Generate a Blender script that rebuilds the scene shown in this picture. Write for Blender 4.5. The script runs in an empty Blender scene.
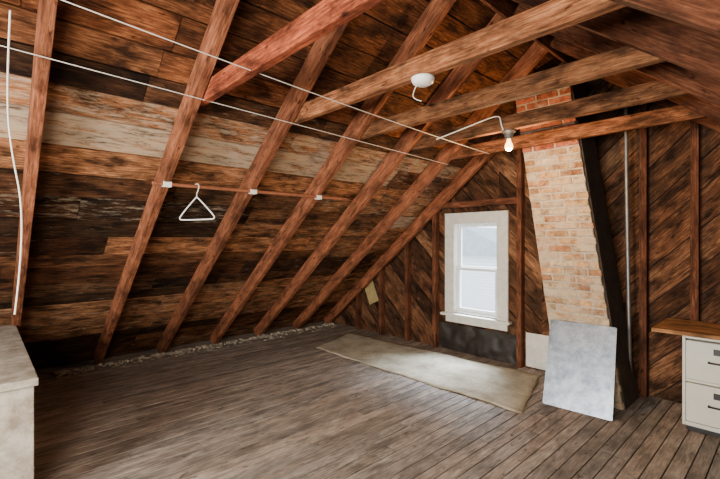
import bpy, bmesh, math, random
from mathutils import Vector, Matrix, noise as mnoise
random.seed(11)
R = random.random
def U(a, b): return a + (b - a) * R()

# ------------------------------------------------------------------ materials
def new_mat(name):
    m = bpy.data.materials.new(name); m.use_nodes = True
    nt = m.node_tree
    return m, nt, nt.nodes, nt.links, nt.nodes["Principled BSDF"]

def ramp(N, stops):
    r = N.new("ShaderNodeValToRGB")
    e = r.color_ramp.elements
    e[0].position, e[0].color = stops[0][0], (*stops[0][1], 1)
    e[1].position, e[1].color = stops[-1][0], (*stops[-1][1], 1)
    for p, c in stops[1:-1]:
        x = e.new(p); x.color = (*c, 1)
    return r

def mixc(N, L, mode, fac, a, b):
    n = N.new("ShaderNodeMix"); n.data_type = 'RGBA'; n.blend_type = mode
    for sock, v in ((n.inputs[0], fac), (n.inputs[6], a), (n.inputs[7], b)):
        if isinstance(v, (int, float)): sock.default_value = v
        elif isinstance(v, tuple): sock.default_value = (*v, 1)
        else: L.new(v, sock)
    return n.outputs[2]

def wood(name, dark, mid, light, rough=0.85, grain=(4.5, 52), bump=0.5, stain=0.6, washcol=(0.46, 0.36, 0.25), spec=0.15, washscale=(2.8, 13)):
    m, nt, N, L, bs = new_mat(name)
    uv = N.new("ShaderNodeUVMap"); uv.uv_map = "UVMap"
    def noise(sc, scale, detail, rg, dist=0.0):
        mp = N.new("ShaderNodeMapping"); L.new(uv.outputs[0], mp.inputs[0]); mp.inputs["Scale"].default_value = (sc[0], sc[1], 1)
        n = N.new("ShaderNodeTexNoise"); L.new(mp.outputs[0], n.inputs[0]); n.inputs["Scale"].default_value = scale
        n.inputs["Detail"].default_value = detail; n.inputs["Roughness"].default_value = rg; n.inputs["Distortion"].default_value = dist
        return n
    n1 = noise(grain, 1.6, 8, 0.72, 0.5)
    r1 = ramp(N, [(0.3, dark), (0.5, mid), (0.70, light)]); L.new(n1.outputs[0], r1.inputs[0])
    n2 = noise((2.0, 5), 1.9, 6, 0.6, 0.3)
    r2 = ramp(N, [(0.36, (1 - stain,) * 3), (0.60, (1.2, 1.2, 1.2))]); L.new(n2.outputs[0], r2.inputs[0])
    c = mixc(N, L, 'MULTIPLY', 1.0, r1.outputs[0], r2.outputs[0])
    n5 = noise((6, 14), 1.7, 3, 0.5, 0.2)
    r5 = ramp(N, [(0.28, (0.30, 0.26, 0.24)), (0.37, (1, 1, 1))]); L.new(n5.outputs[0], r5.inputs[0])
    c = mixc(N, L, 'MULTIPLY', 1.0, c, r5.outputs[0])
    at = N.new("ShaderNodeAttribute"); at.attribute_name = "tint"
    c = mixc(N, L, 'MULTIPLY', 1.0, c, at.outputs["Color"])
    n3 = noise(washscale, 1.6, 10, 0.78, 0.3)
    aw = N.new("ShaderNodeAttribute"); aw.attribute_name = "wash"
    sub = N.new("ShaderNodeMath"); sub.operation = 'SUBTRACT'; sub.inputs[0].default_value = 1.0; L.new(aw.outputs["Fac"], sub.inputs[1])
    d = N.new("ShaderNodeMath"); d.operation = 'SUBTRACT'; L.new(n3.outputs[0], d.inputs[0]); L.new(sub.outputs[0], d.inputs[1])
    k = N.new("ShaderNodeMath"); k.operation = 'MULTIPLY'; k.use_clamp = True; L.new(d.outputs[0], k.inputs[0]); k.inputs[1].default_value = 7
    k2 = N.new("ShaderNodeMath"); k2.operation = 'MULTIPLY'; L.new(k.outputs[0], k2.inputs[0]); k2.inputs[1].default_value = 0.75
    c = mixc(N, L, 'MIX', k2.outputs[0], c, washcol)
    L.new(c, bs.inputs["Base Color"])
    bs.inputs["Roughness"].default_value = rough
    bs.inputs["Specular IOR Level"].default_value = spec
    b = N.new("ShaderNodeBump"); b.inputs["Strength"].default_value = bump; b.inputs["Distance"].default_value = 0.004
    L.new(n1.outputs[0], b.inputs["Height"]); L.new(b.outputs[0], bs.inputs["Normal"])
    return m

def plain(name, col, rough=0.5, metal=0.0, noise=0.0, nscale=8, col2=None, bump=0.0, spec=0.5):
    m, nt, N, L, bs = new_mat(name)
    tc = N.new("ShaderNodeTexCoord")
    n = N.new("ShaderNodeTexNoise"); L.new(tc.outputs["Object"], n.inputs[0]); n.inputs["Scale"].default_value = nscale
    n.inputs["Detail"].default_value = 8; n.inputs["Roughness"].default_value = 0.75
    c2 = col2 or tuple(x * (1 - noise) for x in col)
    r = ramp(N, [(0.38, c2), (0.60, col)]); L.new(n.outputs[0], r.inputs[0])
    L.new(r.outputs[0], bs.inputs["Base Color"])
    bs.inputs["Roughness"].default_value = rough; bs.inputs["Metallic"].default_value = metal
    bs.inputs["Specular IOR Level"].default_value = spec
    if bump:
        b = N.new("ShaderNodeBump"); b.inputs["Strength"].default_value = bump; b.inputs["Distance"].default_value = 0.01
        L.new(n.outputs[0], b.inputs["Height"]); L.new(b.outputs[0], bs.inputs["Normal"])
    return m

M_sheath = wood("roof_board_wood", (0.020, 0.009, 0.005), (0.115, 0.047, 0.020), (0.31, 0.15, 0.066), stain=0.8)
M_rafter = wood("rafter_wood", (0.055, 0.019, 0.010), (0.185, 0.064, 0.031), (0.35, 0.15, 0.078), stain=0.6, washcol=(0.38, 0.24, 0.15))
M_tie = wood("tie_wood", (0.050, 0.020, 0.009), (0.185, 0.073, 0.030), (0.37, 0.185, 0.083), stain=0.75, washcol=(0.40, 0.27, 0.155))
M_gable = wood("gable_board_wood", (0.018, 0.009, 0.005), (0.105, 0.045, 0.021), (0.27, 0.13, 0.06), stain=0.8, washcol=(0.34, 0.25, 0.17))
M_floor = wood("floor_board_wood", (0.125, 0.100, 0.083), (0.255, 0.210, 0.175), (0.43, 0.37, 0.32), rough=0.6, grain=(4, 40), bump=0.3, stain=0.45, washcol=(0.54, 0.48, 0.42), spec=0.35)
M_plank = wood("shelf_wood", (0.2, 0.09, 0.04), (0.36, 0.17, 0.07), (0.5, 0.27, 0.13))
M_dark = plain("dark_backing", (0.010, 0.007, 0.006), 0.95)  # plain dark backing; behind roof and gable boards it is added to block light
M_parge = plain("sooty_parging", (0.060, 0.038, 0.026), 0.9, noise=0.6, nscale=9, bump=0.7)
M_white = plain("white_paint", (0.70, 0.67, 0.60), 0.5, noise=0.18, nscale=14)
M_sash = plain("sash_paint", (0.78, 0.78, 0.76), 0.4, noise=0.05)
M_plastic = plain("white_plastic", (0.82, 0.80, 0.74), 0.4)
M_wire = plain("string_white", (0.75, 0.70, 0.62), 0.6)
M_plaster = plain("whitewashed_plaster", (0.44, 0.39, 0.32), 0.9, nscale=7, bump=0.6, col2=(0.22, 0.175, 0.13))
M_cab = plain("cabinet_enamel", (0.62, 0.60, 0.52), 0.4, noise=0.06)
M_black = plain("black_metal", (0.03, 0.03, 0.03), 0.4, 0.3)
M_galv = plain("galvanised_steel", (0.42, 0.46, 0.52), 0.40, 0.8, nscale=11, col2=(0.22, 0.26, 0.32), bump=0.15)
M_pipe = plain("conduit_steel", (0.26, 0.24, 0.22), 0.45, 0.6, noise=0.3)
M_rust = plain("rod_brown", (0.33, 0.11, 0.05), 0.6, noise=0.4)
M_debris = plain("debris", (0.46, 0.39, 0.30), 0.95, noise=0.6, nscale=20)
M_mortar = plain("mortar", (0.55, 0.46, 0.34), 0.95, noise=0.4, nscale=12, bump=0.5)
M_tin = plain("tan_sheet", (0.42, 0.31, 0.13), 0.7, noise=0.3)
M_film = plain("dark_film", (0.030, 0.022, 0.017), 0.5, noise=0.5, nscale=6, bump=0.3, spec=0.4)
M_snow = plain("pale_ground", (0.62, 0.63, 0.60), 0.9, noise=0.15, nscale=1)
M_siding = plain("neighbour_siding", (0.66, 0.67, 0.66), 0.8, noise=0.08, nscale=2)
M_roofg = plain("neighbour_roofing", (0.34, 0.35, 0.37), 0.9, noise=0.2, nscale=3)

def brickmat():
    m, nt, N, L, bs = new_mat("brick")
    tc = N.new("ShaderNodeTexCoord")
    at = N.new("ShaderNodeAttribute"); at.attribute_name = "tint"
    n = N.new("ShaderNodeTexNoise"); L.new(tc.outputs["Object"], n.inputs[0]); n.inputs["Scale"].default_value = 11; n.inputs["Detail"].default_value = 9; n.inputs["Roughness"].default_value = 0.8
    r = ramp(N, [(0.38, (0.38, 0.31, 0.25)), (0.56, (1.12, 1.1, 1.06))]); L.new(n.outputs[0], r.inputs[0])
    c = mixc(N, L, 'MULTIPLY', 1.0, at.outputs["Color"], r.outputs[0])
    aw = N.new("ShaderNodeAttribute"); aw.attribute_name = "wash"
    n2 = N.new("ShaderNodeTexNoise"); L.new(tc.outputs["Object"], n2.inputs[0]); n2.inputs["Scale"].default_value = 4.5; n2.inputs["Detail"].default_value = 10; n2.inputs["Roughness"].default_value = 0.75
    s = N.new("ShaderNodeMath"); s.operation = 'SUBTRACT'; L.new(n2.outputs[0], s.inputs[0])
    s0 = N.new("ShaderNodeMath"); s0.operation = 'SUBTRACT'; s0.inputs[0].default_value = 1; L.new(aw.outputs["Fac"], s0.inputs[1]); L.new(s0.outputs[0], s.inputs[1])
    k = N.new("ShaderNodeMath"); k.operation = 'MULTIPLY'; k.use_clamp = True; k.inputs[1].default_value = 8; L.new(s.outputs[0], k.inputs[0])
    k2 = N.new("ShaderNodeMath"); k2.operation = 'MULTIPLY'; k2.inputs[1].default_value = 0.78; L.new(k.outputs[0], k2.inputs[0])
    c = mixc(N, L, 'MIX', k2.outputs[0], c, (0.62, 0.50, 0.35))
    L.new(c, bs.inputs["Base Color"]); bs.inputs["Roughness"].default_value = 0.95
    b = N.new("ShaderNodeBump"); b.inputs["Strength"].default_value = 1.0; b.inputs["Distance"].default_value = 0.025
    L.new(n.outputs[0], b.inputs["Height"]); L.new(b.outputs[0], bs.inputs["Normal"])
    return m
M_brick = brickmat()

def rugmat():
    m, nt, N, L, bs = new_mat("rug_pile")
    tc = N.new("ShaderNodeTexCoord")
    n = N.new("ShaderNodeTexNoise"); L.new(tc.outputs["Object"], n.inputs[0]); n.inputs["Scale"].default_value = 3.0; n.inputs["Detail"].default_value = 8; n.inputs["Roughness"].default_value = 0.7
    r = ramp(N, [(0.33, (0.25, 0.21, 0.15)), (0.5, (0.41, 0.36, 0.265)), (0.68, (0.54, 0.485, 0.375))]); L.new(n.outputs[0], r.inputs[0])
    n2 = N.new("ShaderNodeTexNoise"); L.new(tc.outputs["Object"], n2.inputs[0]); n2.inputs["Scale"].default_value = 90
    r2 = ramp(N, [(0.3, (0.7, 0.7, 0.7)), (0.7, (1.15, 1.15, 1.15))]); L.new(n2.outputs[0], r2.inputs[0])
    c = mixc(N, L, 'MULTIPLY', 1.0, r.outputs[0], r2.outputs[0])
    L.new(c, bs.inputs["Base Color"]); bs.inputs["Roughness"].default_value = 1.0; bs.inputs["Specular IOR Level"].default_value = 0.1
    b = N.new("ShaderNodeBump"); b.inputs["Strength"].default_value = 0.7; b.inputs["Distance"].default_value = 0.006
    L.new(n2.outputs[0], b.inputs["Height"]); L.new(b.outputs[0], bs.inputs["Normal"])
    return m
M_rug = rugmat()

# ------------------------------------------------------------------ mesh accumulator
class Acc:
    def __init__(s): s.v = []; s.f = []; s.uv = []; s.t = []; s.w = []
    def prism(s, base, top, locs, lt, tint, wash):
        n = len(base); o = len(s.v); ou, ov = U(0, 50), U(0, 50)
        s.v += list(base) + list(top)
        def add(idx, uvs):
            s.f.append([o + i for i in idx]); s.uv.append([(a + ou, b + ov) for a, b in uvs]); s.t.append(tint); s.w.append(wash)
        add(list(range(n)), locs)
        add([n + i for i in reversed(range(n))], list(reversed(locs)))
        for i in range(n):
            j = (i + 1) % n
            a, b = locs[i], locs[j]
            if abs(b[0] - a[0]) >= abs(b[1] - a[1]):
                u = [(a[0], a[1]), (b[0], b[1]), (b[0], b[1] + lt), (a[0], a[1] + lt)]
            else:
                u = [(a[0], a[1]), (b[0], b[1]), (b[0] + lt, b[1]), (a[0] + lt, a[1])]
            add([i, j, n + j, n + i], u)
    def beam(s, p0, p1, wv, tv, tint=(1, 1, 1), wash=0.0):
        p0, p1, wv, tv = map(Vector, (p0, p1, wv, tv)); L = (p1 - p0).length; w = wv.length
        b = [p0 - wv / 2 - tv / 2, p1 - wv / 2 - tv / 2, p1 + wv / 2 - tv / 2, p0 + wv / 2 - tv / 2]
        s.prism(b, [q + tv for q in b], [(0, 0), (L, 0), (L, w), (0, w)], tv.length, tint, wash)
    def box(s, lo, hi, tint=(1, 1, 1), wash=0.0):
        lo, hi = Vector(lo), Vector(hi); d = hi - lo; ax = max(range(3), key=lambda i: d[i]); oth = [i for i in range(3) if i != ax]
        oth.sort(key=lambda i: -d[i]); c = (lo + hi) / 2
        e = [Vector((1, 0, 0)), Vector((0, 1, 0)), Vector((0, 0, 1))]
        s.beam(c - e[ax] * d[ax] / 2, c + e[ax] * d[ax] / 2, e[oth[0]] * d[oth[0]], e[oth[1]] * d[oth[1]], tint, wash)
    def obj(s, name, mat, parent=None, bevel=0.0):
        me = bpy.data.meshes.new(name); me.from_pydata([tuple(v) for v in s.v], [], s.f)
        me.uv_layers.new(name="UVMap")
        me.attributes.new("tint", 'FLOAT_COLOR', 'FACE')
        me.attributes.new("wash", 'FLOAT', 'FACE')
        flat = [c for f in s.uv for p in f for c in p]
        me.uv_layers["UVMap"].data.foreach_set("uv", flat)
        me.attributes["tint"].data.foreach_set("color", [c for t in s.t for c in (t[0], t[1], t[2], 1.0)])
        me.attributes["wash"].data.foreach_set("value", [float(x) for x in s.w])
        bm = bmesh.new(); bm.from_mesh(me); bmesh.ops.recalc_face_normals(bm, faces=bm.faces); bm.to_mesh(me); bm.free()
        me.materials.append(mat)
        o = bpy.data.objects.new(name, me); bpy.context.collection.objects.link(o)
        if parent: o.parent = parent
        if bevel:
            b = o.modifiers.new("bevel", 'BEVEL'); b.width = bevel; b.segments = 2; b.limit_method = 'ANGLE'
        return o

def empty(name, loc=(0, 0, 0)):
    e = bpy.data.objects.new(name, None); e.location = loc; e.empty_display_size = 0.1
    bpy.context.collection.objects.link(e); return e

def child(o, par):
    o.parent = par; o.matrix_parent_inverse = Matrix.Translation(par.location).inverted(); return o

def curve(name, pts, r, mat, parent=None, cyclic=False, smooth=True):
    cu = bpy.data.curves.new(name, 'CURVE'); cu.dimensions = '3D'; cu.bevel_depth = r; cu.bevel_resolution = 3; cu.resolution_u = 8; cu.use_fill_caps = True
    if smooth and len(pts) > 2:
        sp = cu.splines.new('NURBS')
    else: sp = cu.splines.new('POLY')
    sp.points.add(len(pts) - 1)
    for i, p in enumerate(pts): sp.points[i].co = (*p, 1)
    if sp.type == 'NURBS': sp.order_u = 3; sp.use_endpoint_u = True
    sp.use_cyclic_u = cyclic
    o = bpy.data.objects.new(name, cu); cu.materials.append(mat); bpy.context.collection.objects.link(o)
    if parent: child(o, parent)
    return o

def lathe(name, prof, loc, mat, parent=None, seg=32):
    bm = bmesh.new(); rings = []
    for r, z in prof:
        if r < 1e-5: rings.append([bm.verts.new((0, 0, z))])
        else: rings.append([bm.verts.new((r * math.cos(2 * math.pi * i / seg), r * math.sin(2 * math.pi * i / seg), z)) for i in range(seg)])
    for a, b in zip(rings, rings[1:]):
        for i in range(seg):
            j = (i + 1) % seg
            if len(a) == 1: bm.faces.new([a[0], b[i], b[j]])
            elif len(b) == 1: bm.faces.new([a[i], b[0], a[j]])
            else: bm.faces.new([a[i], b[i], b[j], a[j]])
    bmesh.ops.recalc_face_normals(bm, faces=bm.faces)
    for f in bm.faces: f.smooth = True
    me = bpy.data.meshes.new(name); bm.to_mesh(me); bm.free(); me.materials.append(mat)
    o = bpy.data.objects.new(name, me); o.location = loc; bpy.context.collection.objects.link(o)
    if parent: child(o, parent)
    return o

def clip(poly, a, b, c):
    out = []
    for i in range(len(poly)):
        p, q = poly[i], poly[(i + 1) % len(poly)]
        dp, dq = a * p[0] + b * p[1] - c, a * q[0] + b * q[1] - c
        if dp <= 0: out.append(p)
        if (dp < 0 < dq) or (dq < 0 < dp):
            t = dp / (dp - dq); out.append((p[0] + t * (q[0] - p[0]), p[1] + t * (q[1] - p[1])))
    return out

# ------------------------------------------------------------------ room dimensions
EX, RX = -5.67, -1.55                 # left eave, ridge
EXR = 2 * RX - EX
C, S = 0.7809, 0.6247                 # 38.7 degree roof
YF, YB = 4.55, -2.4                   # far gable, near gable
RZ = 0.8 * (RX - EX)
RAF = [-1.86, -1.16, -0.46, 0.24, 1.02, 1.72, 2.42, 3.10, 3.80, 4.44]

# floor
a = Acc(); x = EX - 0.2
while x < EXR + 0.2:
    w = U(0.085, 0.105); y = YB - 0.1 - U(0, 2)
    while y < YF + 0.05:
        l = U(2.0, 4.5); y0, y1 = max(y, YB - 0.1), min(y + l, YF + 0.05)
        if y1 - y0 > 0.05:
            g = U(0.72, 1.22); h = U(-0.03, 0.05)
            if x < -4.2: g *= 0.85
            a.box((x, y0 + 0.002, -0.025 + U(0, 0.001)), (x + w - 0.007, y1 - 0.002, U(-0.002, 0)), (g * (1 + h), g, g * (1 - h)), U(0.32, 0.50))
        y += l
    x += w
fl = a.obj("floor", M_floor, bevel=0.0015)
a = Acc(); a.box((EX - 0.3, YB - 0.2, -0.08), (EXR + 0.3, YF + 0.2, -0.026)); a.obj("subfloor", M_dark, fl)

# roof slopes
def slope(name, side):
    def P(s, n, y):
        x = EX + s * C - n * S; z = s * S + n * C
        if side < 0: x = 2 * RX - x
        return Vector((x, y, z))
    a = Acc(); s = -0.10
    while s < 5.33:
        w = U(0.15, 0.27); s1 = min(s + w, 5.34); y = YB - 0.1 - U(0, 2)
        xs = EX + (s + w / 2) * C
        while y < YF + 0.05:
            l = random.choice([0.7, 1.4, 1.4, 2.1, 2.8, 3.5]); y0, y1 = max(y, YB - 0.1), min(y + l, YF + 0.05)
            if y1 - y0 > 0.05:
                g = math.exp(random.gauss(-0.3, 0.6)); g = max(0.22, min(2.1, g)); red = U(-0.12, 0.12); wash = U(0.28, 0.44)
                ym = (y0 + y1) / 2
                if side > 0:
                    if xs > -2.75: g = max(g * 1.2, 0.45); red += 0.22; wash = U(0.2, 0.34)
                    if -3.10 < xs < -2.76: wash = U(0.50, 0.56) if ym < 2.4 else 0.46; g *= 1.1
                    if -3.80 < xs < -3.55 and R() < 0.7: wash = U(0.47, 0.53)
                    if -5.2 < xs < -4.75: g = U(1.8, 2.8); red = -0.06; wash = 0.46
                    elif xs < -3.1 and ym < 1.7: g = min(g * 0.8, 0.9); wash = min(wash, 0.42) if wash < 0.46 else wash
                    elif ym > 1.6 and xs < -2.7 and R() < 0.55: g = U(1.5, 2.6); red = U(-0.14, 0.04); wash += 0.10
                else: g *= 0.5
                t = (g * (1 + red), g, g * (1 - red * 0.6))
                nj = 0.08 + U(0, 0.010)
                b = [P(s + 0.005, nj, y0), P(s + 0.005, nj, y1 - 0.004), P(s1 - 0.006, nj, y1 - 0.004), P(s1 - 0.006, nj, y0)]
                off = P(0, 0.018, 0) - P(0, 0, 0)
                L = y1 - y0
                a.prism(b, [q + off for q in b], [(0, 0), (L, 0), (L, w), (0, w)], 0.02, t, wash)
            y += l
        s += w
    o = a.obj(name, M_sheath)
    a = Acc(); off = P(0, 0.03, 0) - P(0, 0, 0)
    b = [P(-0.2, 0.112, YB - 0.2), P(-0.2, 0.112, YF + 0.2), P(5.36, 0.112, YF + 0.2), P(5.36, 0.112, YB - 0.2)]
    a.prism(b, [q + off for q in b], [(0, 0), (5, 0), (5, 5), (0, 5)], 0.03, (1, 1, 1), 0)
    a.obj(name + "_backing", M_dark, o)  # solid layer added above the boards so no light comes through
    for yr in RAF:
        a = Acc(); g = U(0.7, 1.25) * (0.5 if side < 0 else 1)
        a.beam(P(0.02, 0.0, yr), P(5.22, 0.0, yr), (0, 0.058, 0), (P(0, 0.15, 0) - P(0, 0, 0)), (g * 1.03, g, g * 0.95), U(0.25, 0.4))
        a.obj("roof_rafter", M_rafter, bevel=0.003)
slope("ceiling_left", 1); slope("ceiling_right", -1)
a = Acc(); a.box((RX - 0.012, YB, RZ - 0.14), (RX + 0.012, YF, RZ + 0.08), (0.8, .8, .8)); a.obj("ridge_board", M_rafter)

# collar ties
for i, y in enumerate([-0.40, 1.08, 1.78, 2.48, 3.16, 3.86]):
    a = Acc(); g = [0.9, 0.95, 1.15, 0.8, 0.75, 1.0][i]; rd = [0, 0.40, 0.05, 0.0, 0.0, 0.08][i]
    a.beam((-2.72, y, 2.40), (-0.38, y, 2.395), (0, 0, 0.118), (0, 0.048, 0), (g * (1 + rd), g * (1 - rd * 0.5), g * (1 - rd * 0.5)), 0.36)
    a.obj("collar_tie", M_tie, bevel=0.003)

# gable walls
WX0, WX1, WZ0, WZ1 = -3.08, -2.46, 0.50, 1.66
def gable(name, y0, sgn, regions):
    a = Acc()
    for reg, ang in regions:
        ca, sa = math.cos(ang), math.sin(ang)
        v = -8.0
        while v < 8:
            w = U(0.17, 0.25); g = max(0.35, min(1.9, math.exp(random.gauss(-0.15, 0.5)))); red = U(-0.1, 0.1); wash = U(0.2, 0.44)
            strip = [(-12, v), (12, v), (12, v + w - 0.009), (-12, v + w - 0.009)]
            poly = [(u * ca - q * sa - 2.0, u * sa + q * ca) for u, q in strip]
            for h in reg + ROOF: poly = clip(poly, *h) if poly else poly
            if len(poly) >= 3:
                loc = [((p[0] * ca + p[1] * sa), (-p[0] * sa + p[1] * ca)) for p in poly]
                j = U(0, 0.008) * sgn
                b = [Vector((p[0], y0 + j, p[1])) for p in poly]
                a.prism(b, [q + Vector((0, 0.018 * sgn, 0)) for q in b], loc, 0.02, (g * (1 + red), g, g * (1 - red * 0.5)), wash)
            v += w
    return a.obj(name, M_gable)
ROOF = [(0, -1, 0), (-0.8, 1, -0.8 * EX + 0.09), (0.8, 1, 0.8 * EXR + 0.09)]
XS = -1.95; q = math.radians(45)
wf = gable("wall_far", YF, 1, [
    ([(1, 0, WX0)], -q), ([(-1, 0, -WX0), (1, 0, WX1), (0, 1, WZ0)], -q), ([(-1, 0, -WX0), (1, 0, WX1), (0, -1, -WZ1)], -q),
    ([(-1, 0, -WX1), (1, 0, XS)], -q), ([(-1, 0, -XS)], q)])
def backing(nm, y0, y1, par, hole):
    a = Acc()
    regs = [[(1, 0, hole[0])], [(-1, 0, -hole[0]), (1, 0, hole[1]), (0, 1, hole[2])], [(-1, 0, -hole[0]), (1, 0, hole[1]), (0, -1, -hole[3])], [(-1, 0, -hole[1])]]
    for rg in regs:
        poly = [(-7, -1), (7, -1), (7, 5), (-7, 5)]
        for h in rg + [(0, -1, 0.05), (-0.8, 1, -0.8 * EX + 0.15), (0.8, 1, 0.8 * EXR + 0.15)]: poly = clip(poly, *h)
        b = [Vector((p[0], y0, p[1])) for p in poly]
        a.prism(b, [k + Vector((0, y1 - y0, 0)) for k in b], poly, 0.02, (1, 1, 1), 0)
    a.obj(nm, M_dark, par)  # added behind the gable boards against light leaks, shows dark in the gaps
backing("wall_far_backing", YF + 0.028, YF + 0.07, wf, (WX0, WX1, WZ0, WZ1))
BW = (-2.2, -1.0, 0.7, 2.0)
wn = gable("wall_near", YB, -1, [([(1, 0, BW[0])], -q), ([(-1, 0, -BW[0]), (1, 0, BW[1]), (0, 1, BW[2])], -q),
    ([(-1, 0, -BW[0]), (1, 0, BW[1]), (0, -1, -BW[3])], -q), ([(-1, 0, -BW[1])], q)])
backing("wall_near_backing", YB - 0.028, YB - 0.07, wn, BW)

for x in [-4.88, -4.36, -3.84, -3.35, -2.17, -0.99, -0.62, 0.3, 1.0]:
    zt = min(0.8 * (x - EX), 0.8 * (EXR - x)) - 0.02
    zt = min(zt, 2.9)
    a = Acc(); g = U(0.45, 0.8); a.box((x - 0.028, YF - 0.085, 0.0), (x + 0.028, YF - 0.002, zt), (g, g, g), U(0.2, 0.4))
    a.obj("wall_stud", M_rafter, bevel=0.002)
a = Acc(); a.box((-3.32, YF - 0.08, 1.86), (-2.2, YF - 0.002, 1.93), (0.7, .7, .7)); a.obj("window_header", M_rafter)

# dark crumpled plastic film under the window
bm = bmesh.new(); nx, nz = 80, 26
for j in range(nz + 1):
    for i in range(nx + 1):
        x = -3.31 + 1.10 * i / nx; z = 0.01 + 0.34 * j / nz
        d = abs(mnoise.fractal(Vector((x * 2.6, z * 3.2, 3.3)), 1.2, 2.0, 3))
        bm.verts.new((x, YF - 0.010 - min(0.05, 0.05 * d), z))
bm.verts.ensure_lookup_table()
for j in range(nz):
    for i in range(nx):
        k = j * (nx + 1) + i; bm.faces.new([bm.verts[k], bm.verts[k + 1], bm.verts[k + nx + 2], bm.verts[k + nx + 1]])
me = bpy.data.meshes.new("crumpled_plastic_film"); bm.to_mesh(me); bm.free(); me.materials.append(M_film)
for p in me.polygons: p.use_smooth = True
o = bpy.data.objects.new("crumpled_plastic_film", me); bpy.context.collection.objects.link(o)

# window
win = empty("window_1", (-2.77, YF, 1.08))
def part(name, boxes, mat, bev=0.003):
    a = Acc()
    for lo, hi in boxes: a.box(lo, hi)
    return child(a.obj(name, mat, bevel=bev), win)
yc0, yc1 = YF - 0.035, YF - 0.004
part("casing", [((-3.21, yc0, 0.49), (WX0 + 0.01, yc1, 1.77)), ((WX1 - 0.01, yc0, 0.49), (-2.33, yc1, 1.77)), ((WX0 + 0.01, yc0, WZ1 - 0.01), (WX1 - 0.01, yc1, 1.77)),
                ((-3.21, yc0 - 0.006, 1.77), (-2.33, yc1, 1.79))], M_white)
part("stool", [((-3.25, YF - 0.085, 0.462), (-2.29, YF - 0.004, 0.492))], M_white)
part("apron", [((-3.20, yc0 + 0.005, 0.375), (-2.34, yc1, 0.461))], M_white)
part("jamb", [((WX0 - 0.005, YF - 0.003, WZ0), (WX0 + 0.015, YF + 0.14, WZ1)), ((WX1 - 0.015, YF - 0.003, WZ0), (WX1 + 0.005, YF + 0.14, WZ1)),
              ((WX0 + 0.015, YF - 0.003, WZ1 - 0.015), (WX1 - 0.015, YF + 0.14, WZ1)), ((WX0 + 0.015, YF - 0.003, WZ0), (WX1 - 0.015, YF + 0.14, WZ0 + 0.02))], M_sash)
def sash(nm, x0, x1, z0, z1, y0, y1, s=0.045):
    part(nm, [((x0, y0, z0), (x0 + s, y1, z1)), ((x1 - s, y0, z0), (x1, y1, z1)), ((x0 + s, y0, z0), (x1 - s, y1, z0 + s * 1.1)), ((x0 + s, y0, z1 - s * .8), (x1 - s, y1, z1))], M_sash)
sash("sash_lower", WX0 + 0.016, WX1 - 0.016, WZ0 + 0.021, 1.09, YF + 0.02, YF + 0.05)
sash("sash_upper", WX0 + 0.016, WX1 - 0.016, 1.06, WZ1 - 0.016, YF + 0.055, YF + 0.085)
m, nt, N, L, bs = new_mat("window_glass")
tr = N.new("ShaderNodeBsdfTransparent"); gl = N.new("ShaderNodeBsdfGlossy"); gl.inputs["Roughness"].default_value = 0.05
mx = N.new("ShaderNodeMixShader"); mx.inputs[0].default_value = 0.06
L.new(tr.outputs[0], mx.inputs[1]); L.new(gl.outputs[0], mx.inputs[2]); L.new(mx.outputs[0], N["Material Output"].inputs[0])
tr.inputs[0].default_value = (0.9, 0.95, 1, 1)
part("glass", [((WX0 + 0.05, YF + 0.033, 0.55), (WX1 - 0.05, YF + 0.037, 1.06)), ((WX0 + 0.05, YF + 0.068, 1.1), (WX1 - 0.05, YF + 0.072, WZ1 - 0.04))], m, 0)

# near-gable window (behind the camera)
w2 = empty("window_2", (-1.6, YB, 1.35)); a = Acc()
for lo, hi in [((-2.32, YB + 0.004, 0.62), (-2.2, YB + 0.03, 2.1)), ((-1.0, YB + 0.004, 0.62), (-0.88, YB + 0.03, 2.1)), ((-2.2, YB + 0.004, 2.0), (-1.0, YB + 0.03, 2.1)),
               ((-2.2, YB + 0.004, 0.62), (-1.0, YB + 0.03, 0.7)), ((-2.2, YB - 0.06, 1.33), (-1.0, YB - 0.03, 1.38)), ((-1.62, YB - 0.06, 0.7), (-1.58, YB - 0.03, 1.33))]:
    a.box(lo, hi)
child(a.obj("frame", M_white, bevel=0.003), w2)

# chimney
chm = empty("brick_chimney", (-1.5, 4.25, 0))
def cx(z): return -1.555 - 0.150 * z
CW, CY0, CY1 = 0.535, 4.0, 4.44
def leanbox(a, xa, ya, za, xb, yb, zb, t, w):
    b = [Vector((cx(za) + xa, ya, za)), Vector((cx(za) + xb, ya, za)), Vector((cx(za) + xb, yb, za)), Vector((cx(za) + xa, yb, za))]
    tp = [Vector((p.x + cx(zb) - cx(za), p.y, zb)) for p in b]
    a.prism(b, tp, [(0, 0), (.2, 0), (.2, .1), (0, .1)], .06, t, w)
a = Acc(); leanbox(a, 0.004, CY0 + 0.005, 0, CW - 0.012, CY1, 3.02, (1, 1, 1), 0)
child(a.obj("mortar_core", M_mortar), chm)
a = Acc(); leanbox(a, CW - 0.011, CY0 + 0.03, 0, CW + 0.006, CY1, 3.0, (1, 1, 1), 0)
child(a.obj("side_parging", M_parge, bevel=0.004), chm)
a = Acc(); n = 0; z = 0.0; H = 0.066
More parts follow.
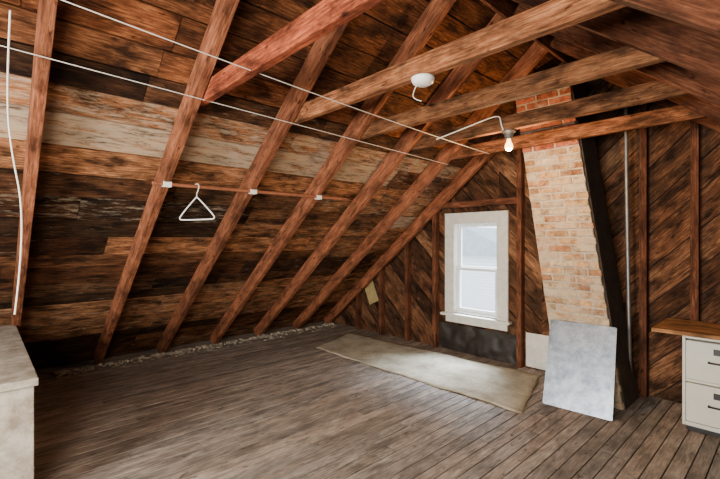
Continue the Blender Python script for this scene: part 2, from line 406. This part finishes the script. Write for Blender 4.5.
while z < 3.0:
    x = 0 if n % 2 == 0 else -0.105
    zz = z + 0.007; zt = zz + H - 0.009
    up = z > 2.30
    def bc():
        if up: g = U(0.7, 1.2); return (0.50 * g, 0.15 * g, 0.085 * g), U(0.40, 0.50)
        g = U(0.65, 1.15); k = R(); pale = 0.045 * (1.5 - z)
        base = (0.62, 0.37, 0.18) if k < 0.5 else ((0.50, 0.24, 0.11) if k < 0.75 else (0.68, 0.51, 0.33))
        return tuple(c * g for c in base), U(0.48, 0.59) + pale
    while x < CW - 0.01:
        xa, xb = max(x, 0), min(x + 0.205, CW)
        if xb - xa > 0.03:
            t, w = bc(); j = U(-0.008, 0.003); e1, e2 = U(0.0, 0.007), U(0.0, 0.007)
            leanbox(a, xa + e1, CY0 + j, zz + U(-.002, .003), xb - e2, CY0 + 0.09, zt + U(-.003, .002), t, w)
        x += 0.213
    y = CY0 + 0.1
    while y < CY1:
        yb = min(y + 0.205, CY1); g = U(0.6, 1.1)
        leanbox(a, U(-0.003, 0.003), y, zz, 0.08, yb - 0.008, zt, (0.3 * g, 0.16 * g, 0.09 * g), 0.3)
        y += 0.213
    z += H + 0.004; n += 1
child(a.obj("bricks", M_brick, bevel=0.006), chm)

# leaning galvanised panel
gp = empty("galvanised_sheet_panel", (-1.3, 3.8, 0))
B0 = Vector((-1.555, 3.665, 0.004)); B1 = Vector((-1.03, 3.705, 0.004)); T0 = Vector((-1.60, 3.945, 0.69)); T1 = T0 + (B1 - B0)
nrm = (B1 - B0).cross(T0 - B0).normalized() * 0.012
a = Acc(); b = [B0, B1, T1, T0]; a.prism(b, [p - nrm for p in b], [(0, 0), (1, 0), (1, 1), (0, 1)], .01, (1, 1, 1), 0)
child(a.obj("panel", M_galv, bevel=0.002), gp)
a = Acc()
up_ = (T0 - B0).normalized(); sd_ = (B1 - B0).normalized()
for p, q2, wv in ((B0, T0, sd_), (B1, T1, sd_), (T0, T1, up_), (B0, B1, up_)):
    a.beam(p + nrm * 0.3, q2 + nrm * 0.3, wv * 0.012, nrm * 0.5)
child(a.obj("folded_hem", M_galv), gp)

a = Acc(); a.box((-2.12, YF - 0.02, 0.02), (-1.83, YF - 0.003, 0.40)); a.obj("white_board_offcut", M_white, bevel=0.003)
a = Acc(); a.beam((-4.72, YF - 0.008, 0.80), (-4.56, YF - 0.008, 0.46), Vector((0.20, 0, 0.09)), (0, 0.006, 0)); a.obj("tan_wall_patch", M_tin)

# conduit
curve("conduit_pipe", [(-1.11, 4.40, 2.75), (-1.10, 4.40, 1.5), (-1.06, 4.36, 0.0)], 0.017, M_pipe)

# rug
bm = bmesh.new(); nx, ny = 60, 24
c00, c10, c11, c01 = Vector((-4.40, 3.28)), Vector((-1.58, 3.30)), Vector((-1.88, 4.36)), Vector((-4.76, 4.19))
for j in range(ny + 1):
    for i in range(nx + 1):
        u, v = i / nx, j / ny
        p = (c00 * (1 - u) + c10 * u) * (1 - v) + (c01 * (1 - u) + c11 * u) * v
        e = 0.008 * math.sin(u * 23 + 1) + 0.006 * math.sin(u * 51)
        bm.verts.new((p.x + 0.006 * math.sin(v * 19), p.y + e * (1 if v in (0, 1) else 0.5), 0.013 + 0.003 * math.sin(u * 17 + v * 5) + 0.002 * math.sin(v * 21 + u * 9)))
bm.verts.ensure_lookup_table()
for j in range(ny):
    for i in range(nx):
        k = j * (nx + 1) + i; bm.faces.new([bm.verts[k], bm.verts[k + 1], bm.verts[k + nx + 2], bm.verts[k + nx + 1]])
me = bpy.data.meshes.new("area_rug"); bm.to_mesh(me); bm.free(); me.materials.append(M_rug)
for p in me.polygons: p.use_smooth = True
o = bpy.data.objects.new("area_rug", me); bpy.context.collection.objects.link(o)
sm = o.modifiers.new("thick", 'SOLIDIFY'); sm.thickness = 0.008; sm.offset = -1

# filing cabinet + plank
fc = empty("filing_cabinet", (-0.4, 4.2, 0))
X0, X1, Y0, Y1, HT = -0.62, -0.16, 3.92, 4.42, 0.73
def fpart(nm, boxes, mat, bev=0.004):
    a = Acc()
    for lo, hi in boxes: a.box(lo, hi)
    child(a.obj(nm, mat, bevel=bev), fc)
fpart("shell", [((X0, Y0 + 0.02, 0.04), (X0 + 0.02, Y1, HT)), ((X1 - 0.02, Y0 + 0.02, 0.04), (X1, Y1, HT)), ((X0 + .02, Y0 + 0.02, HT - 0.03), (X1 - .02, Y1, HT)),
                ((X0 + .02, Y1 - 0.02, 0.04), (X1 - .02, Y1, HT - .03)), ((X0 + .02, Y0 + 0.02, 0.04), (X1 - .02, Y1 - .02, 0.07)), ((X0 + .02, Y0 + .02, 0.375), (X1 - .02, Y0 + .05, 0.395))], M_cab)
fpart("plinth", [((X0 + .02, Y0 + 0.05, 0.0), (X1 - .02, Y1 - .02, 0.04))], M_black, 0)
for k, (za, zb) in enumerate(((0.08, 0.37), (0.40, 0.69))):
    fpart(f"drawer_{k+1}", [((X0 + 0.024, Y0, za), (X1 - 0.024, Y0 + 0.3, zb))], M_cab, 0.006)
    fpart(f"label_holder_{k+1}", [(((X0 + X1) / 2 - 0.045, Y0 - 0.006, zb - 0.085), ((X0 + X1) / 2 + 0.045, Y0 - 0.001, zb - 0.04))], M_black, 0.001)
    curve(f"handle_{k+1}", [((X0 + X1) / 2 - 0.07, Y0, zb - 0.14), ((X0 + X1) / 2 - 0.07, Y0 - 0.03, zb - 0.14), ((X0 + X1) / 2 + 0.07, Y0 - 0.03, zb - 0.14), ((X0 + X1) / 2 + 0.07, Y0, zb - 0.14)], 0.007, M_black, fc, smooth=False)
a = Acc(); a.box((-0.80, 3.86, HT + 0.001), (-0.08, 4.44, HT + 0.030)); a.obj("wooden_plank_top", M_plank, bevel=0.003)

# stairwell knee wall (lower left)
kw = empty("stairwell_knee_wall", (-3.8, 0, 0))
KH = 0.70
a = Acc(); a.box((-4.74, -0.5, 0.0), (-2.84, 0.22, KH - 0.042)); child(a.obj("wall_body", M_plaster, bevel=0.004), kw)
a = Acc()
for k in range(3):
    a.box((-4.74, -0.5 + 0.247 * k, KH - 0.041), (-2.815, -0.5 + 0.247 * k + 0.243, KH - 0.002 * (k % 2)))
child(a.obj("cap_boards", M_plaster, bevel=0.004), kw)

# closet rod, brackets, hanger
rx, rz = -3.20, 1.86
rod = empty("closet_rod", (rx, 1.8, rz))
curve("rod", [(rx, 0.92, rz + 0.0), (rx, 2.78, rz + 0.005)], 0.014, M_rust, rod, smooth=False)
for y in (1.02, 1.72, 2.42):
    a = Acc()
    a.box((rx - 0.02, y - 0.026, rz + 0.012), (rx + 0.02, y + 0.026, rz + 0.02)); a.box((rx - 0.02, y - 0.03, rz - 0.02), (rx - 0.014, y + 0.03, rz + 0.02)); a.box((rx + 0.014, y - 0.03, rz - 0.02), (rx + 0.02, y + 0.03, rz + 0.02))
    child(a.obj("bracket", M_plastic, bevel=0.002), rod)
HY = 1.24
hg = empty("clothes_hanger", (rx, HY, rz)); dx, dy = math.cos(math.radians(22)), math.sin(math.radians(22))
def hp(u, z): return (rx + u * dx, HY + u * dy, rz + z)
curve("hook", [hp(-0.02, -0.002), hp(-0.02, 0.02), hp(0.0, 0.022), hp(0.022, 0.018), hp(0.024, -0.01), hp(0.012, -0.035), hp(0, -0.05), hp(0, -0.085)], 0.003, M_plastic, hg)
curve("body", [hp(0, -0.08), hp(0.01, -0.085), hp(0.09, -0.15), hp(0.175, -0.225), hp(0.185, -0.245), hp(0.17, -0.255), hp(0, -0.256), hp(-0.17, -0.255), hp(-0.185, -0.245), hp(-0.175, -0.225), hp(-0.09, -0.15), hp(-0.01, -0.085), hp(0, -0.08)], 0.005, M_plastic, hg)

# strings and cables
curve("clothesline_wire", [(-2.56, -0.35, 2.375), (-2.62, 1.8, 2.325), (-2.68, 3.83, 2.285)], 0.0024, M_wire)
curve("clothesline_wire", [(-1.92, -0.30, 2.40), (-2.02, 1.8, 2.30), (-2.17, 3.83, 2.325)], 0.0024, M_wire)
curve("hanging_cable", [(-2.35, 0.10, 2.45), (-2.75, 0.10, 2.16), (-2.88, 0.13, 1.9), (-2.84, 0.17, 1.65), (-2.86, 0.165, 1.3), (-2.86, 0.14, 1.05)], 0.0042, M_wire)

# smoke detector
sd = empty("smoke_detector", (-1.41, 1.78, 2.335))
lathe("housing", [(0, -0.042), (0.035, -0.042), (0.045, -0.036), (0.055, -0.03), (0.063, -0.012), (0.065, -0.002), (0, 0)], (-1.41, 1.78, 2.336), M_plastic, sd)
curve("test_cord", [(-1.44, 1.765, 2.30), (-1.47, 1.755, 2.25), (-1.43, 1.745, 2.21), (-1.40, 1.755, 2.20)], 0.002, M_plastic, sd)

# ceiling lamp
lx, ly, lz = -1.62, 3.16, 2.336
lamp = empty("bulb_lamp_holder", (lx, ly, lz))
lathe("socket", [(0, 0), (0.055, 0), (0.055, -0.012), (0.045, -0.02), (0.036, -0.03), (0.030, -0.065), (0.02, -0.07), (0, -0.07)], (lx, ly, lz), M_pipe, lamp)
m, nt, N, L, bs = new_mat("lit_bulb"); bs.inputs["Base Color"].default_value = (1, .9, .7, 1)
bs.inputs["Emission Color"].default_value = (1, 0.48, 0.12, 1); bs.inputs["Emission Strength"].default_value = 10
lathe("bulb", [(0, -0.165), (0.015, -0.162), (0.027, -0.15), (0.032, -0.132), (0.028, -0.112), (0.017, -0.09), (0.014, -0.07), (0, -0.07)], (lx, ly, lz), m, lamp)
curve("supply_cable", [(lx - 0.03, ly - 0.032, lz + 0.0), (lx - 0.05, ly - 0.04, lz + 0.06), (lx - 0.06, ly - 0.035, lz + 0.135), (lx - 0.20, ly - 0.03, lz + 0.125), (lx - 0.42, ly - 0.03, lz + 0.09), (lx - 0.7, ly - 0.03, lz + 0.05)], 0.005, M_plastic, lamp)

# debris along the eave
a = Acc()
for _ in range(700):
    y = U(0.7, 4.3); y += 0.25 * math.sin(y * 5); x = -5.50 + abs(random.gauss(0, 0.10)); s_ = U(0.012, 0.05); r = U(0, 3.14)
    h = U(0.004, 0.03) * (1 if x < -5.4 else 0.4)
    dv = Vector((math.cos(r), math.sin(r), U(-.1, .1))) * s_
    a.beam(Vector((x, y, h / 2 + 0.002)) - dv / 2, Vector((x, y, h / 2 + 0.002)) + dv / 2, Vector((-dv.y, dv.x, 0)) * U(.4, 1), (0, 0, h))
a.obj("eave_debris", M_debris)

# outdoors: pale ground and a pale neighbouring house
a = Acc(); a.box((-60, 5.5, -4.1), (40, 80, -4.0)); a.obj("outdoor_ground", M_snow)
nh = empty("neighbour_house", (-13, 24, -4))
a = Acc()
for k in range(22): a.box((-19, 24 - 0.02 * (k % 2), -4 + 0.2 * k), (-11.5, 28, -4 + 0.2 * k + 0.19))
child(a.obj("siding", M_siding), nh)
a = Acc()
tri = [Vector((-19.4, 23.6, 0.4)), Vector((-11.1, 23.6, 0.4)), Vector((-15.25, 23.6, 2.3))]
a.prism(tri, [p + Vector((0, 4.6, 0)) for p in tri], [(0, 0), (8, 0), (4, 2)], 4, (1, 1, 1), 0)
child(a.obj("gable_roof", M_roofg), nh)
w = bpy.data.worlds.new("World"); bpy.context.scene.world = w; w.use_nodes = True
bg = w.node_tree.nodes["Background"]; bg.inputs[0].default_value = (0.92, 0.95, 1.0, 1); bg.inputs[1].default_value = 7.0

# ------------------------------------------------------------------ lights
def area(name, loc, tgt, sx, sy, power, col):
    l = bpy.data.lights.new(name, 'AREA'); l.shape = 'RECTANGLE'; l.size = sx; l.size_y = sy; l.energy = power; l.color = col
    o = bpy.data.objects.new(name, l); o.location = loc
    o.rotation_euler = (Vector(tgt) - Vector(loc)).to_track_quat('-Z', 'Y').to_euler(); bpy.context.collection.objects.link(o)
area("daylight_far_window", (-2.9, 6.0, 3.2), (-2.75, 4.2, 0.7), 1.4, 1.0, 1600, (0.90, 0.95, 1.0))
area("daylight_near_window", (-1.6, YB + 0.1, 1.4), (-2.2, 3, 0.6), 1.1, 1.2, 280, (1.0, 0.96, 0.88))
area("bounced_flash", (-0.1, -0.9, 1.65), (-3.2, 2.6, 0.9), 1.2, 0.8, 130, (1.0, 0.91, 0.79))
pl = bpy.data.lights.new("bulb_glow", 'POINT'); pl.energy = 50; pl.color = (1, 0.62, 0.30); pl.shadow_soft_size = 0.03
o = bpy.data.objects.new("bulb_glow", pl); o.location = (lx, ly, lz - 0.21); bpy.context.collection.objects.link(o)

cam = bpy.data.cameras.new("cam"); cam.lens = 20.5; cam.sensor_width = 36; cam.clip_start = 0.02
co = bpy.data.objects.new("camera", cam); co.location = (0, 0, 1.45); co.rotation_euler = (math.radians(90), 0, math.radians(47.1))
bpy.context.collection.objects.link(co); bpy.context.scene.camera = co
